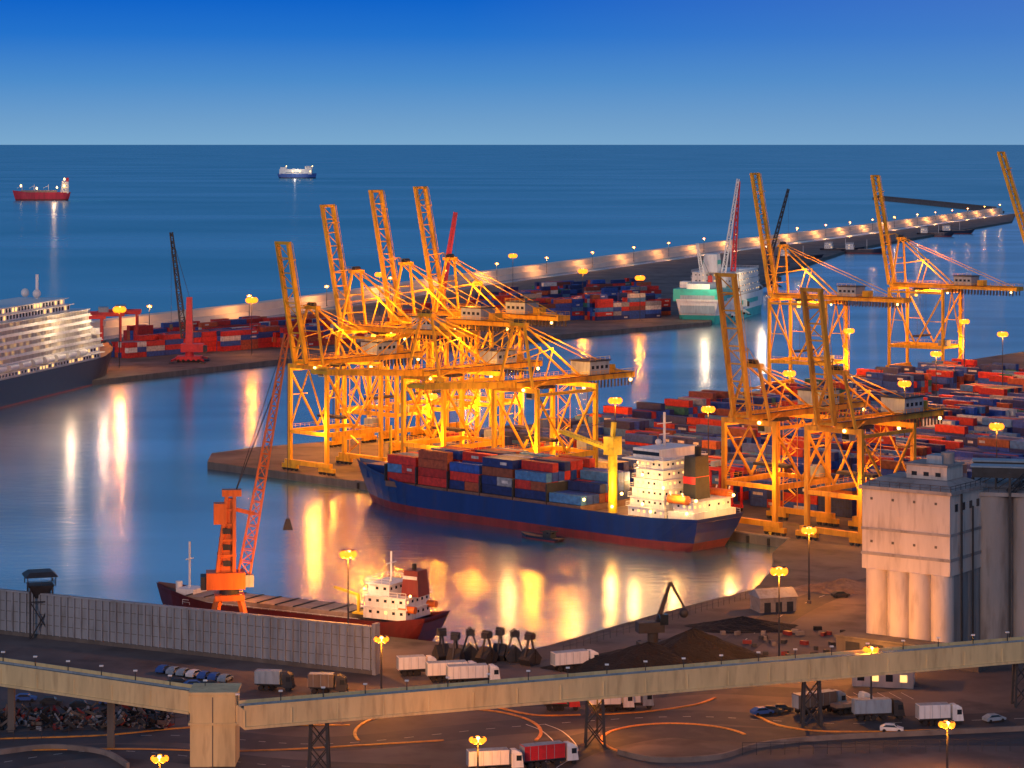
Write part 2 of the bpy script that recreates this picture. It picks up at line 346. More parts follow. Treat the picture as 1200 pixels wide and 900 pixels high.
    cc=(1,.325,.016)
    light('lamp_light',(G_*.5,5,gh-1.9),lit*1.0,cc,parent=ob,r=.8)
    light('lamp_light',(G_*.6,-7,gh+12),lit*.6,cc,parent=ob,r=.8)
    light('lamp_light',(-5,-8,16),lit*.6,cc,parent=ob,r=.8)
    light('lamp_light',(G_+4,6,14),lit*.5,cc,parent=ob,r=.8)
    return ob
def near(t): return QA+QD*t+QN*3.5
def farq(u):
    k=(u-600)/F; q=V2(FA); t=(k*q.y-q.x)/(FD.x-k*FD.y); return q+FD*t+FN*3.5
sts(near(-32),QN,gh=34,G_=24,boomL=40,ang=79,lit=25000)
sts(near(22),QN,gh=34,G_=26,boomL=40,ang=4,lit=29000)
sts(near(62),QN,gh=33,G_=26,boomL=38,ang=3,lit=29000)
sts(near(152),QN,gh=30,G_=24,back=26,boomL=40,ang=80,apex=16,k='crane2',lit=14000)
sts(near(181),QN,gh=30,G_=24,back=22,boomL=37,ang=80,apex=16,k='crane2',lit=12000)
PN=Vector((0.78,-0.62,0)).normalized()
for u,v,gh,bl in((414,521,40,44),(472,514,42,47),(524,508,43,47)):
    p=G(u,v); sts(V2(p),PN,gh=gh,G_=28,W=17,back=26,boomL=bl,ang=78,apex=22,lit=38000)
sts(farq(906),FN,gh=39,G_=28,W=18,back=34,boomL=54,ang=80,apex=24,lit=32000)
sts(farq(1045),FN,gh=39,G_=28,W=18,back=34,boomL=52,ang=80,apex=24,lit=32000)
sts(farq(1212),FN,gh=42,G_=28,W=18,back=34,boomL=62,ang=72,apex=24,lit=24000)
# ---------- CONTAINERS
PAL=[(.55,.03,.018)]*7+[(.5,.1,.03)]*2+[(.025,.09,.40)]*6+[(.012,.03,.15)]*5+[(.07,.2,.42)]*2+[(.3,.31,.33),(.6,.58,.54),(.03,.16,.12),(.2,.05,.03)]
PALB=[(.012,.03,.15)]*6+[(.02,.08,.40)]*7+[(.06,.2,.45)]*2+[(.5,.03,.018)]*4+[(.3,.31,.33)]*1+[(.3,.08,.03)]
REDP=[(.55,.03,.02)]*8+[(.5,.1,.03)]*2+[(.03,.08,.32)]*3+[(.6,.58,.54)]*1
def cbox(mb,x,y,z,l,pal):
    c=random.choice(pal); j=U(.75,1.15); c=tuple(a*j for a in c)
    x+=U(-.06,.06); y+=U(-.04,.04)
    mb.box(x,x+l-.12,y,y+2.36,z,z+2.55,'cont',c)
    d=tuple(a*.55 for a in c)
    for yy in(y-.03,y+2.36): mb.box(x,x+l-.12,yy,yy+.03,z,z+.16,'cont',d)
    if R()<.22:
        g=(.6,.58,.55); s=U(2,4.5); s=min(s,l-2); xo=U(.5,l-s-1)
        mb.box(x+xo,x+xo+s,y+2.36,y+2.375,z+.9,z+1.7,'cont',g); mb.box(x+xo,x+xo+s,y-.015,y,z+.9,z+1.7,'cont',g)
def stack(name,org,d,nx,ny,h,pal=PAL,sx=12.5,sy=2.6,full=.8,z0=GZ,parent=None,inside=None):
    mb=MB(); d=V2(d).normalized(); nn=Vector((-d.y,d.x,0))
    for i in range(nx):
        base=h*U(.6,1)
        for j in range(ny):
            wp=org+d*(i*sx+sx/2)+nn*(j*sy)
            if inside and not inside(wp): continue
            hh=int(round(base+U(-1,1))) if R()<full else int(U(0,h)) 
            hh=max(0,min(h,hh)); two=R()<.3
            for k in range(hh):
                if two:
                    cbox(mb,i*sx,j*sy,k*2.6,6.2,pal); cbox(mb,i*sx+6.2,j*sy,k*2.6,6.2,pal)
                else: cbox(mb,i*sx,j*sy,k*2.6,12.3,pal)
    if mb.v: return mb.build(name,Vector((org.x,org.y,z0)),math.atan2(d.y,d.x),parent)
def inyard(p):
    if (p-V2(QA)).dot(QN)<40: return False
    if (p-V2(FA)).dot(FN)<40: return False
    return p.x<330
for b in range(16):
    off=44+b*24.0
    for a in range(9):
        o=V2(QA)+QD*(-110+a*46)+QN*off
        if a*46-110>200 and off<120: continue
        stack('container_stack',o,QD,3,7,4 if R()<.7 else 3,pal=PALB if b<6 else PAL,inside=inyard)
stack('container_stack',V2(G(560,541)),QD,3,4,2); 
stack('container_stack',V2(G(690,560)),QD,3,6,3)
for u,v,nx,ny,h in((150,420,6,5,4),(205,415,6,5,4),(262,412,5,5,4),(160,405,8,4,4),(240,401,8,4,4),(340,408,8,5,4),(300,402,6,4,4)):
    p=V2(G(u,v)); d=V2(G(u+60,v-5))-p; stack('container_stack',p,d,nx,ny,h,REDP)
for u,v,nx,ny,h in((560,372,5,8,5),(632,377,4,8,5),(700,376,4,6,6),(590,362,6,8,5),(690,362,5,8,6),(750,371,2,8,6),(640,349,8,6,4),(470,378,6,6,4)):
    p=V2(G(u,v)); d=V2(G(u+60,v-3))-p; stack('container_stack',p,d,nx,ny,h,PAL)
# ---------- SHIP HULL
def hull(mb,Ln,B,D0,rise,kl,ku,kd,boot,srise=0.0,rake=6,nst=30,bul=1.1,full=.72):
    rows=[]
    for i in range(nst+1):
        t=i/nst; dk=D0+rise*max(0,(t-full)/(1-full))**1.5+srise*max(0,(.14-t)/.14)
        zz=[-1.5,boot,boot+.01,(boot+dk)/2,dk+bul]
        row=[]
        for z in zz:
            zf=max(0,min(1,(z+1.5)/(dk+1.5)))
            b=1.0
            if t>full: b=1-((t-full)/(1-full))**(1.5+1.5*zf)
            if t<.14: b=(.55+.3*zf)+(.45-.3*zf)*(t/.14)**.6
            x=-Ln/2+Ln*t
            if t>.9: x+=rake*(zf-.4)*(t-.9)/.1
            if t<.1: x+=5*(1-zf)*(1-t/.1)
            row.append((x,max(.05,b)*B/2,z))
        rows.append((row,dk))
    for s in(1,-1):
        vs=[];
        for r,_ in rows: vs+=[(x,y*s,z) for x,y,z in r]
        for j in range(4):
            fs=[]
            for i in range(nst):
                q=(i*5+j,(i+1)*5+j,(i+1)*5+j+1,i*5+j+1); fs.append(q if s<0 else q[::-1])
            mb.add(vs,fs,kl if j==0 else ku,smooth=False)
    r=rows[0][0]
    for j in range(4):
        a,b=r[j],r[j+1]; mb.add([(a[0],a[1],a[2]),(a[0],-a[1],a[2]),(b[0],-b[1],b[2]),(b[0],b[1],b[2])],[(0,1,2,3)],kl if j==0 else ku)
    for i in range(nst):
        (ra,da),(rb,db)=rows[i],rows[i+1]
        a=ra[4];b=rb[4]; mb.add([(a[0],-a[1]+.1,da),(b[0],-b[1]+.1,db),(b[0],b[1]-.1,db),(a[0],a[1]-.1,da)],[(0,1,2,3)],kd)
def house(mb,x0,x1,y0,y1,z0,n,kw='white',step=.6,win='glass',litp=.3,h=2.8):
    for i in range(n):
        a=x0+step*i*.4; b=x1-step*i; c=y0+step*i*.25; d=y1-step*i*.25; z=z0+i*h
        mb.box(a,b,c,d,z,z+h-.15,kw); mb.box(a-.5,b+.5,c-.5,d+.5,z+h-.15,z+h,kw)
        x=a+.8
        while x<b-1:
            k='win' if R()<litp else win
            mb.box(x,x+.7,c-.04,c,z+1.2,z+1.8,k); k='win' if R()<litp else win
            mb.box(x,x+.7,d,d+.04,z+1.2,z+1.8,k); x+=2
        y=c+.8
        while y<d-1:
            for xe in(a-.04,b): mb.box(xe,xe+.04,y,y+.7,z+1.2,z+1.8,'win' if R()<litp else win)
            y+=2
        mb.rail((a-.4,c-.4,z+h),(b+.4,c-.4,z+h),kw); mb.rail((a-.4,d+.4,z+h),(b+.4,d+.4,z+h),kw); mb.rail((b+.4,c-.4,z+h),(b+.4,d+.4,z+h),kw)
# ---- feeder container ship
mb=MB(); hull(mb,140,23,7.2,4.5,'boot','navy','deck',2.4,srise=1.0,rake=8)
mb.box(52,66,-4.5,4.5,8.0,12.2,'navy'); mb.beam((60,0,11),(60,0,24),.6,'yellow'); mb.beam((60,-2.5,19),(60,2.5,19),.3,'yellow')
for bay in range(6):
    bx=-28+bay*13.3; mb.box(bx-.3,bx+12.6,-10.6,10.6,7.3,8.9,'deck')
    tiers=[3,4,4,4,4,3][bay]
    for j in range(8):
        hh=max(1,tiers-(1 if R()<.35 else 0)-(2 if R()<.12 else 0))
        if bay==0 and j>4: hh=1
        pal=PALB if bay<3 else PAL
        for kx in range(hh):
            if R()<.35: 
                cbox(mb,bx,-10.5+j*2.6,9.0+kx*2.6,6.2,pal); cbox(mb,bx+6.2,-10.5+j*2.6,9.0+kx*2.6,6.2,pal)
            else: cbox(mb,bx,-10.5+j*2.6,9.0+kx*2.6,12.3,pal)
    mb.box(bx+12.5,bx+12.9,-10.8,10.8,8.9,14,'dark')
house(mb,-58,-45,-9.5,9.5,8.2,6,litp=.4,h=2.6)
mb.box(-56,-44.5,-11.5,11.5,23.8,24.1,'white'); mb.box(-55,-45.5,-8,8,24.1,26.6,'white'); mb.box(-45.5,-45.4,-7.5,7.5,24.9,25.9,'glass'); mb.box(-55,-45.5,8,8.05,24.9,25.9,'glass')
mb.beam((-50,0,26.6),(-50,0,36),.5,'white'); mb.beam((-50,-3,33),(-50,3,33),.25,'white'); mb.beam((-50,-2,30),(-50,2,30),.25,'white'); mb.ball((-50,2.5,28),.9,'white')
mb.taper(-64,-59,-3.2,3.2,8,25,.6,.4,'dark'); mb.cyl((-62,0,25),(-62,0,27.5),.9,'black'); mb.box(-63.6,-59.3,-3.1,3.1,17.5,19.5,'red')
mb.box(-68,-59,-9,9,8.1,10.6,'white'); house(mb,-67,-60,-8,8,10.6,1,litp=.6)
for s in(-1,1):
    mb.cyl((-66,s*9,14),(-59.5,s*9,14),1.3,'ocrane',8); mb.beam((-65,s*8,10.6),(-65,s*10,16),.3,'white'); mb.beam((-60.5,s*8,10.6),(-60.5,s*10,16),.3,'white')
mb.rail((-69,-9.6,9.2),(-57,-10,9.2),'white'); mb.rail((-69,9.6,9.2),(-57,10,9.2),'white')
cx=-38
mb.cyl((cx,8,8),(cx,8,24),1.3,'yellow',12); mb.box(cx-1.8,cx+1.8,6.2,9.8,24,29,'yellow'); mb.box(cx+1.8,cx+1.9,7,9,26,28,'glass')
mb.beam((cx,8,29),(cx-.5,8,33),1.0,'yellow')
for s in(-.8,.8): mb.beam((cx+1,8+s,25.5),(cx+22,5+s,28.5),.7,'yellow',.9)
mb.beam((cx,8,32.8),(cx+22,5,29),.15,'dark')
for q in((-44,11,14),(-44,-6,14),(-59,11,17),(-68,8,14),(-68,-8,14),(-52,11.6,20),(-52,11.6,12),(-44,4,22),(-40,10.5,10),(-30,11,11),(-66,9.5,10.5),(-54,10.5,10)): mb.ball(q,.45,'lampw',6)
hd=-QD; cs=mb.build('container_ship',(V2(QA)+QD*87-QN*15.2),math.atan2(hd.y,hd.x))
for q,pw in(((-41,12,15),5000),((-64,12.5,16),5000),((-73.5,0,15),4500),((-52,15,17),4500),((-41,0,24),5000),((10,0,28),7000),((-32,17,29),4500),((-30,-13,14),9000)): light('lamp_light',q,pw,(1,.50,.12),.5,cs)
mb=MB(); hull(mb,15,3.6,.7,.5,'boot','darknavy','deck',.3,rake=1.2,nst=12,bul=.2); house(mb,-4,-1,-1.1,1.1,.7,1,kw='dark',h=1.8,litp=0)
mb.build('mooring_launch',V2(P(636,632)),math.atan2(-.694,.72)+math.pi)
# ---- coaster
cd=Vector((-0.872,0.49,0)).normalized()
mb=MB(); hull(mb,74,12.5,4.4,2.4,'boot','hullbl','deck',1.2,srise=1.6,rake=4)
mb.box(-17,28,-4.6,4.6,4.5,6.4,'hatch')
for i in range(10): mb.box(-17+i*4.9,-16.7+i*4.9,-4.8,4.8,6.4,6.65,'dark')
mb.rail((-20,5.8,4.5),(28,5.4,4.5),'white')
mb.box(27,32,-2.6,2.6,5.4,7.4,'white'); mb.beam((30,0,7.4),(30,0,18),.35,'white'); mb.beam((30,-1.5,14),(30,1.5,14),.2,'white'); mb.cyl((33,0,7),(33,0,8.6),.8,'white',8)
house(mb,-32,-21,-5.2,5.2,5.9,2,litp=.3,step=.5,h=2.5); house(mb,-27,-21.6,-4.0,4.0,10.9,1,litp=.0,win='glass',h=2.5)
mb.beam((-25,0,13.5),(-25,0,20),.3,'white'); mb.beam((-25,-2,17.5),(-25,2,17.5),.2,'white')
mb.taper(-33.5,-29,-2.4,2.4,10.9,16.5,.5,.4,'boot'); mb.cyl((-31,0,16.5),(-31,0,17.8),.5,'black'); mb.box(-33.0,-29.4,-2.3,2.3,14.6,15.3,'white')
for s in(-1,1): mb.cyl((-34,s*4.4,8.4),(-30,s*4.4,8.4),.8,'ocrane',8)
mb.box(-21,-18,-5,5,6.4,6.8,'yellow'); mb.beam((-19,4,6.8),(-19,4,10.5),.5,'yellow'); mb.beam((-19,4,10.5),(-12,3,11.5),.5,'yellow')
for q in((-20.5,4,12),(-20.5,-4,12),(-33,5,11.5)): mb.ball(q,.3,'lampw',6)
cship=mb.build('cargo_coaster_ship',Vector((-48.5,578.2,0)),math.atan2(cd.y,cd.x))
light('lamp_light',(-19,6,15),3500,(1,.58,.26),.4,cship); light('lamp_light',(10,6,14),5000,LC,.4,cship); light('lamp_light',(-30,11,10),1500,(1,.5,.2),.4,cship)
# ---- cruise ship
a=V2(P(112,440)); b=V2(P(0,467)); cdv=(a-b).normalized()
mb=MB(); LL=240; hull(mb,LL,30,10.5,4.5,'boot','darknavy','deck',.8,rake=12,full=.8)
for i in range(10):
    z=11.2+i*3.0; xf=84-i*1.3-(9 if i>3 else 0)-(12 if i>7 else 0)-(5 if i>8 else 0); xb=-108+i*2.2; hwid=14.6 if i<8 else 12
    mb.box(xb,xf,-hwid+1.6,hwid-1.6,z,z+2.75,'white')
    mb.taper(xb-.5,xf+1.6,-hwid,hwid,z+2.75,z+3.0,0,0,'white')
    for s in(-1,1):
        if i>1 and i<8:
            mb.box(xb,xf+1,s*hwid-.06,s*hwid+.06,z,z+1.05,'white')
            x=xb
            while x<xf: mb.box(x,x+.15,min(s*(hwid-1.6),s*hwid),max(s*(hwid-1.6),s*hwid),z,z+2.75,'white'); x+=3.4
        x=xb+1
        while x<xf-1:
            mb.box(x,x+1.7,min(s*(hwid-1.6),s*(hwid-1.55)),max(s*(hwid-1.6),s*(hwid-1.55)),z+.5 if i>1 else z+1,z+2.2,'win' if R()<(.28 if i!=1 else .7) else 'glass'); x+=3.4
    y=-hwid+2.5
    while y<hwid-3: mb.box(xf,xf+.05,y,y+1.6,z+1.1,z+2.1,'glass'); y+=2.2
for i in range(11):
    for s in(-1,1): x=-80+i*13; mb.cyl((x,s*15.2,16.2),(x+9,s*15.2,16.2),1.5,'white',8); mb.box(x+.5,x+8.5,s*15.2-1.3,s*15.2+1.3,15.9,16.5,'ocrane')
mb.box(68,73,-17,17,23.4,26.2,'white'); mb.box(73,73.05,-16.5,16.5,24.4,25.6,'glass')
mb.beam((40,0,41),(40,0,52),1,'white'); mb.ball((36,4,44),2,'white'); mb.ball((30,-4,44),2,'white'); mb.taper(-50,-38,-5,5,41,54,2,1,'darknavy')
mb.box(86,98,-6,6,13,14.4,'white'); mb.beam((102,0,13),(102,0,22),.4,'white')
cr_=mb.build('cruise_ship',a-cdv*(LL/2-2)+Vector((2.5,0,0)),math.atan2(cdv.y,cdv.x))
for q in((60,-24,30),(20,-24,30),(92,-20,26)): light('lamp_light',q,8500,(1,.66,.36),.5,cr_)  # free-standing lights added off the hull to brighten the ship
# ---- ferry at the far terminal
fa=V2(P(822,380)); fdv=Vector((0.30,0.954,0)).normalized()
mb=MB(); hull(mb,150,26,11,3,'teal','white','deck',4.2,rake=8,full=.75); 
mb.box(-74,-30,-12.7,12.7,11,17,'teal'); mb.box(-74.05,-74,-9,9,5,14,'house'); house(mb,-30,40,-12,12,12,4,litp=.25,h=2.9)
mb.box(-72,-45,-6,6,17,19.5,'white'); mb.taper(-40,-28,-4,4,24,33,1.5,.6,'white'); mb.box(-38,-30,-4.1,4.1,28,30,'teal'); mb.beam((20,0,24),(20,0,36),.6,'white')
mb.box(-60,-50,8,12,17,20,'white')
mb.box(-20,30,-13.1,-13.03,7,9.2,'teal')
fo=mb.build('ro_ro_ferry',fa+fdv*76+Vector((-3,0,0)),math.atan2(fdv.y,fdv.x)); fo.scale=(1,1.2,1.25)
light('lamp_light',(-84,-6,22),13000,(1,.75,.4),.5,fo); light('lamp_light',(-20,-24,22),14000,(1,.7,.4),.5,fo)
# ---- ships at sea
mb=MB(); hull(mb,98,17,9,2.5,'boot','hullred','deck',2,nst=20); house(mb,-46,-32,-8,8,9,5,litp=.5); mb.box(-25,38,-6,6,9,12.5,'hatch')
mb.taper(-46,-41,-3,3,23,28,.5,.4,'red')
for x in(-10,15,36): mb.beam((x,0,9),(x,0,20),.8,'white'); mb.beam((x,0,18),(x+9,0,15),.5,'white')
for q in((-38,0,26),(-25,0,16),(10,6,15),(38,0,18),(-38,9,18)): mb.ball(q,1.5,'lampw',6)
t=mb.build('bulk_carrier_ship',V2(P(50,235)),math.radians(8)+math.pi); t.scale=(1.1,1.4,1.6)
light('lamp_light',(-20,-22,28),26000,(1,.6,.3),1,t); light('lamp_light',(-20,22,28),26000,(1,.6,.3),1,t)
mb=MB(); hull(mb,108,22,9,1,'darknavy','blue','deck',2,nst=20,rake=3); mb.box(-48,44,-10.5,10.5,9,20,'white'); house(mb,24,42,-9,9,20,2,litp=.5); mb.box(-46,-30,-7,7,20,24,'white'); mb.box(-30,20,-10.56,10.56,12,13.5,'house')
for q in((-30,0,26),(10,-10.8,15),(44,0,26),(-10,-10.8,15),(40,-10.8,15)): mb.ball(q,1.3,'lampw',6)
t=mb.build('car_carrier_ship',V2(P(348,209)),math.radians(-6)); t.scale=(1.15,1.2,1.5); light('lamp_light',(0,-30,20),25000,(1,.8,.6),1,t)
for u,v in((985,296),(1010,297),(1120,274),(935,305),(1095,277)):
    mb=MB(); hull(mb,42,9,3,2,'boot','darknavy','deck',.8,nst=14); house(mb,-16,-8,-3.5,3.5,4,2,litp=.3); mb.box(-4,12,-2.5,2.5,3,4.5,'hatch'); mb.beam((5,0,4),(5,0,14),.3,'white')
    mb.build('barge',V2(P(u,v)),math.radians(U(-15,25)))
# ---------- mobile harbour cranes
def mobile(u,v,tipz,lean,kb,kt,name='mobile_harbour_crane',tw=26,th=.42):
    mb=MB(); mb.box(-6,6,-4,4,.8,3,kb)
    for x in(-5,-2.5,0,2.5,5):
        for s in(-1,1): mb.cyl((x,s*4-.4,.8),(x,s*4+.4,.8),.8,'black',8)
    for x in(-6,6):
        for s in(-1,1): mb.beam((x,s*3,2),(x*1.3,s*8,1.2),.8,kb); mb.box(x*1.3-1.2,x*1.3+1.2,s*8-1.2,s*8+1.2,0,.4,'dark')
    mb.cyl((0,0,3),(0,0,5),2.2,kb,12); mb.box(-7,4,-3,3,5,9,kb); mb.box(-8.5,-7,-3,3,5,8,'dark')
    mb.taper(-1.8,1.8,-1.8,1.8,9,tw,.5,.5,kb); mb.box(1.6,4,-1.3,1.3,tw*.7,tw*.7+2.6,'house')
    mb.truss((2.5,0,12),(lean,0,tipz),2.8,16,th,kt,w2=1.2); mb.beam((0,0,tw),(lean*.9,0,tipz-4),.2,'dark'); mb.beam((lean,0,tipz),(lean,0,18),.12,'dark'); mb.box(lean-.8,lean+.8,-.8,.8,16,18.5,'dark')
    return mb.build(name,V2(G(u,v))+Vector((0,0,GZ)),math.radians(180))
mobile(222,424,64,9,'red','dark',th=.55,tw=32); t=mobile(519,398,70,-7,'red','red',th=1.2); light('lamp_light',(-14,14,50),9000,(1,.5,.3),parent=t)  # point light added beside the red boom to brighten it, no fixture
mobile(848,372,86,-9,'white','white',th=.65); mobile(862,368,84,-2,'white','red',th=.8); mobile(902,337,74,-14,'dark','dark',th=.8); mobile(832,372,46,8,'red','white')
for i,(u,v) in enumerate(((98,420),(120,416),(140,413))):
    mb=MB()
    for x in(-9,9):
        for y in(-5,5): mb.beam((x,y,1),(x,y,20),1.1,'red'); mb.cyl((x,y-1,.7),(x,y+1,.7),.7,'black',8)
        mb.box(x-.7,x+.7,-6,6,1,2,'red'); mb.box(x-.6,x+.6,-5.5,5.5,18.8,20,'red')
    for y in(-5,5): mb.box(-11,11,y-.6,y+.6,20,22,'red')
    mb.box(-2,3,-4,4,22,24.5,'house'); mb.box(-9,-7,-2,2,14,16.5,'white')
    mb.build('rubber_tyred_gantry_crane',V2(G(u,v))+Vector((0,0,GZ)),math.radians(U(5,15)))
for t,o in((100,34),(122,30),(175,36),(205,44)):
    mb=MB(); 
    for s in(-2.2,2.2):
        mb.box(-4.5,4.5,s-.35,s+.35,1.2,2,'red')
        for x in(-3.6,-1.2,1.2,3.6): mb.cyl((x,s-.3,.7),(x,s+.3,.7),.7,'black',8); 
        for x in(-4,4): mb.beam((x,s,2),(x,s,12),.6,'red')
        mb.box(-4.8,4.8,s-.4,s+.4,12,12.9,'red')
    mb.box(-4.3,-2.8,-1.8,1.8,12.9,14.4,'house'); mb.box(4,5.2,-1,1,10,11.9,'glass'); mb.box(-3,3,-1.2,1.2,5.5,6,'dark')
    cbox(mb,-3.05,-1.2,2.9,6.2,PAL)
    mb.build('straddle_carrier',V2(QA)+QD*t+QN*o+Vector((0,0,GZ)),math.atan2(QD.y,QD.x))
# ---------- GRAB CRANE
mb=MB(); k='ocrane'
for x in(-4.5,4.5):
    for y in(-4.5,4.5): mb.beam((x,y,0),(x*.5,y*.5,9),1.1,k); mb.box(x-.8,x+.8,y-2,y+2,0,1.2,'dark')
mb.box(-3.2,3.2,-3.2,3.2,8.6,9.8,k); mb.cyl((0,0,9.8),(0,0,11),2.2,'dark',14)
mb.box(-5,3.4,-2.6,2.6,11,14.6,k); mb.box(-6.2,-5,-2.4,2.4,11,13.8,'dark'); mb.box(3.4,5.2,-2.4,-.4,11.4,14,'house'); mb.box(5.2,5.25,-2.2,-.6,12.2,13.7,'glass')
for x in(-2.6,1.0):
    for y in(-1.7,1.7): mb.beam((x,y,14.6),(x*.45+.6,y*.6,31),.75,k)
for i,z in enumerate((18,21.3,24.6,27.8)):
    f=(z-14.6)/16.4; g=1-f*.5; mb.box(-3.1*g+.6*f,1.5*g+.6*f,-2.1*g,2.1*g,z,z+.5,k)
mb.taper(-2.5,1.0,-1.45,1.45,14.6,30.5,1.6,.6,k,ix1=.4); mb.box(-1.6,2.6,-1.4,1.4,31,32.4,k); mb.box(-3.4,-.6,-1.6,1.6,25,29.5,k)
for z in(16,19.5,23): mb.box(-1.4,.2,-2.0,-1.8,z,z+1.2,'dark')
mb.truss((3.2,0,14),(12.5,0,66),2.6,20,.34,k,w2=1.0); mb.beam((1.5,0,32.2),(10.2,0,55),.22,'dark'); mb.beam((1.5,.8,32.4),(12.5,.3,66),.14,'dark')
mb.beam((1.5,0,28),(5.5,0,27),.8,k)
mb.beam((12.5,0,66),(12.7,0,26),.12,'dark')
mb.taper(11.6,13.8,-1,1,23.4,25.8,.7,.4,'dark')
gcr=mb.build('grab_crane',Vector((-61.5,557,GZ)),math.radians(8)); 
light('lamp_light',(6,-9,12),5000,parent=gcr,r=.4)
# ---------- WALL
wa=Vector((-175,595,0)); wb=Vector((-27.5,519,0)); wd=(wb-wa).normalized(); wl=(wb-wa).length
mb=MB(); mb.box(0,wl,-.2,.2,0,9.4,'wallp'); mb.box(0,wl,-.5,.5,9.4,9.75,'wallp'); mb.box(0,wl,-.7,.7,0,.8,'quaywall')
x=0
while x<=wl: mb.box(x-.16,x+.16,-.6,-.2,.8,9.4,'wallp'); mb.box(x-.16,x+.16,.2,.9,0,9.4,'wallp'); x+=1.85
for z in(2.9,5.1,7.3): mb.box(0,wl,-.26,-.2,z,z+.1,'quaywall')
mb.box(wl-.5,wl+.3,-.9,.9,0,10.4,'wallp')
mb.build('screen_wall',wa+Vector((0,0,GZ)),math.atan2(wd.y,wd.x))
mb=MB()
for x in(-2.4,2.4):
    for y in(-2.4,2.4): mb.beam((x,y,0),(x,y,11),.4,'dark')
for s in(-1,1): mb.beam((-2.4,2.4*s,0),(2.4,2.4*s,8),.25,'dark'); mb.beam((2.4,2.4*s,0),(-2.4,2.4*s,8),.25,'dark'); mb.beam((-2.4,2.4*s,8),(2.4,2.4*s,8),.25,'dark')
mb.taper(-1.2,1.2,-1.2,1.2,8.6,11.5,-1.6,-1.6,'dark'); mb.rail((-2.8,-2.8,11.5),(2.8,-2.8,11.5)); mb.rail((2.8,-2.8,11.5),(2.8,2.8,11.5)); mb.taper(-3.6,3.6,-3.6,3.6,13.4,14.4,1.2,1.2,'dark')
for x in(-3,3):
    for y in(-3,3): mb.beam((x,y,11.4),(x,y,13.5),.2,'dark')
mb.build('loading_hopper',V2(G(47,746))+Vector((0,0,GZ)),.3)
# ---------- VIADUCT / CONVEYOR GALLERY
ZT=14.5; pr=[P(1420,735,ZT),P(282,829,ZT)]; pl=[P(-150,757,ZT),P(232,812,ZT)]
mb=MB()
def deckbeam(p,q,wid=4.6,th=3.3):
    d=(q-p); L_=d.length; d.normalize(); s=Vector((-d.y,d.x,0)); z=Vector((0,0,1))
    mb.beam(p-z*th/2,q-z*th/2,wid,'cream',th)
    for sg in(-1,1):
        mb.beam(p+s*sg*(wid/2-.1)+z*.35,q+s*sg*(wid/2-.1)+z*.35,.22,'cream',.7)
        mb.beam(p+s*sg*(wid/2+.16)-z*(th-.25),q+s*sg*(wid/2+.16)-z*(th-.25),.3,'cream',.45)
        n=int(L_/8)
        for i in range(n+1):
            o=p+d*(L_*i/n); mb.beam(o+s*sg*(wid/2+.06)-z*(th-.3),o+s*sg*(wid/2+.06)-z*.15,.14,'cream',.3)
    n=int(L_/7.5)
    for i in range(n+1):
        o=p+d*(L_*i/n)+s*(wid/2-.3); mb.beam(o,o+z*1.7,.14,'dark'); mb.box(o.x-.35,o.x+.35,o.y-.2,o.y+.2,o.z+1.7,o.z+1.95,'white')
    o1=s*.6+z*.25; mb.beam(p+o1,q+o1,.35,'house'); mb.beam(p-s*.5+z*.2,q-s*.5+z*.2,.25,'dark')
deckbeam(pr[1],pr[0]); deckbeam(pl[0],pl[1])
c=P(252,812,ZT); mb.box(c.x-3.9,c.x+3.9,c.y-3.6,c.y+3.6,GZ,ZT+.4,'cream'); mb.box(c.x-4.2,c.x+4.2,c.y-3.9,c.y+3.9,ZT+.4,ZT+.9,'cream')
mb.box(c.x-4.2,c.x+4.2,c.y-3.9,c.y+3.9,GZ+7.2,GZ+7.6,'cream'); mb.box(c.x-.1,c.x+.1,c.y-3.64,c.y-3.6,GZ,ZT,'quaywall')
for f in(.07,.33,.55,.78):
    o=pr[1].lerp(pr[0],f)
    for x in(-1.7,1.7):
        for y in(-1.7,1.7): mb.beam((o.x+x,o.y+y,GZ),(o.x+x*.8,o.y+y*.8,ZT-3.35),.45,'dark')
    for z0 in(0,4):
        for y in(-1.6,1.6): mb.beam((o.x-1.6,o.y+y,GZ+z0),(o.x+1.6,o.y+y,GZ+z0+4),.22,'dark'); mb.beam((o.x+1.6,o.y+y,GZ+z0),(o.x-1.6,o.y+y,GZ+z0+4),.22,'dark')
for f in(.45,.75):
    o=pl[0].lerp(pl[1],f); mb.beam((o.x,o.y,GZ),(o.x,o.y,ZT-3.3),1.2,'quaywall',1.2)
mb.build('conveyor_gallery_viaduct')
# ---------- SILO BUILDING
mb=MB(); X0,X1,Y0,Y1=0,18.5,0,15
mb.box(X0+.3,X1-.3,Y0+1.5,Y1-1.5,0,17,'silogrey')
for i in range(4): mb.cyl((2.4+i*4.55,1.9,1.5),(2.4+i*4.55,1.9,17),2.2,'silo',20)
for i in range(3): mb.cyl((X1-2.0,5.8+i*3.6,1.5),(X1-2.0,5.8+i*3.6,17),1.9,'silogrey',16)
mb.box(X0,X1,Y0,Y1,17,20,'silo'); mb.box(X0-.12,X1+.12,Y0-.12,Y1+.12,19.8,20.4,'silogrey')
mb.box(X0+.05,X1-.05,Y0+.05,Y1-.05,20.4,24.8,'silo'); mb.box(X0-.12,X1+.12,Y0-.12,Y1+.12,24.8,25.3,'silogrey')
mb.box(X0+.05,X1-.05,Y0+.05,Y1-.05,25.3,33,'silo'); mb.box(X0-.5,X1+.5,Y0-.5,Y1+.5,33,33.7,'silogrey')
mb.taper(X0-.3,X1+.3,Y0-.3,Y1+.3,33.7,35.2,2.5,3.5,'silogrey')
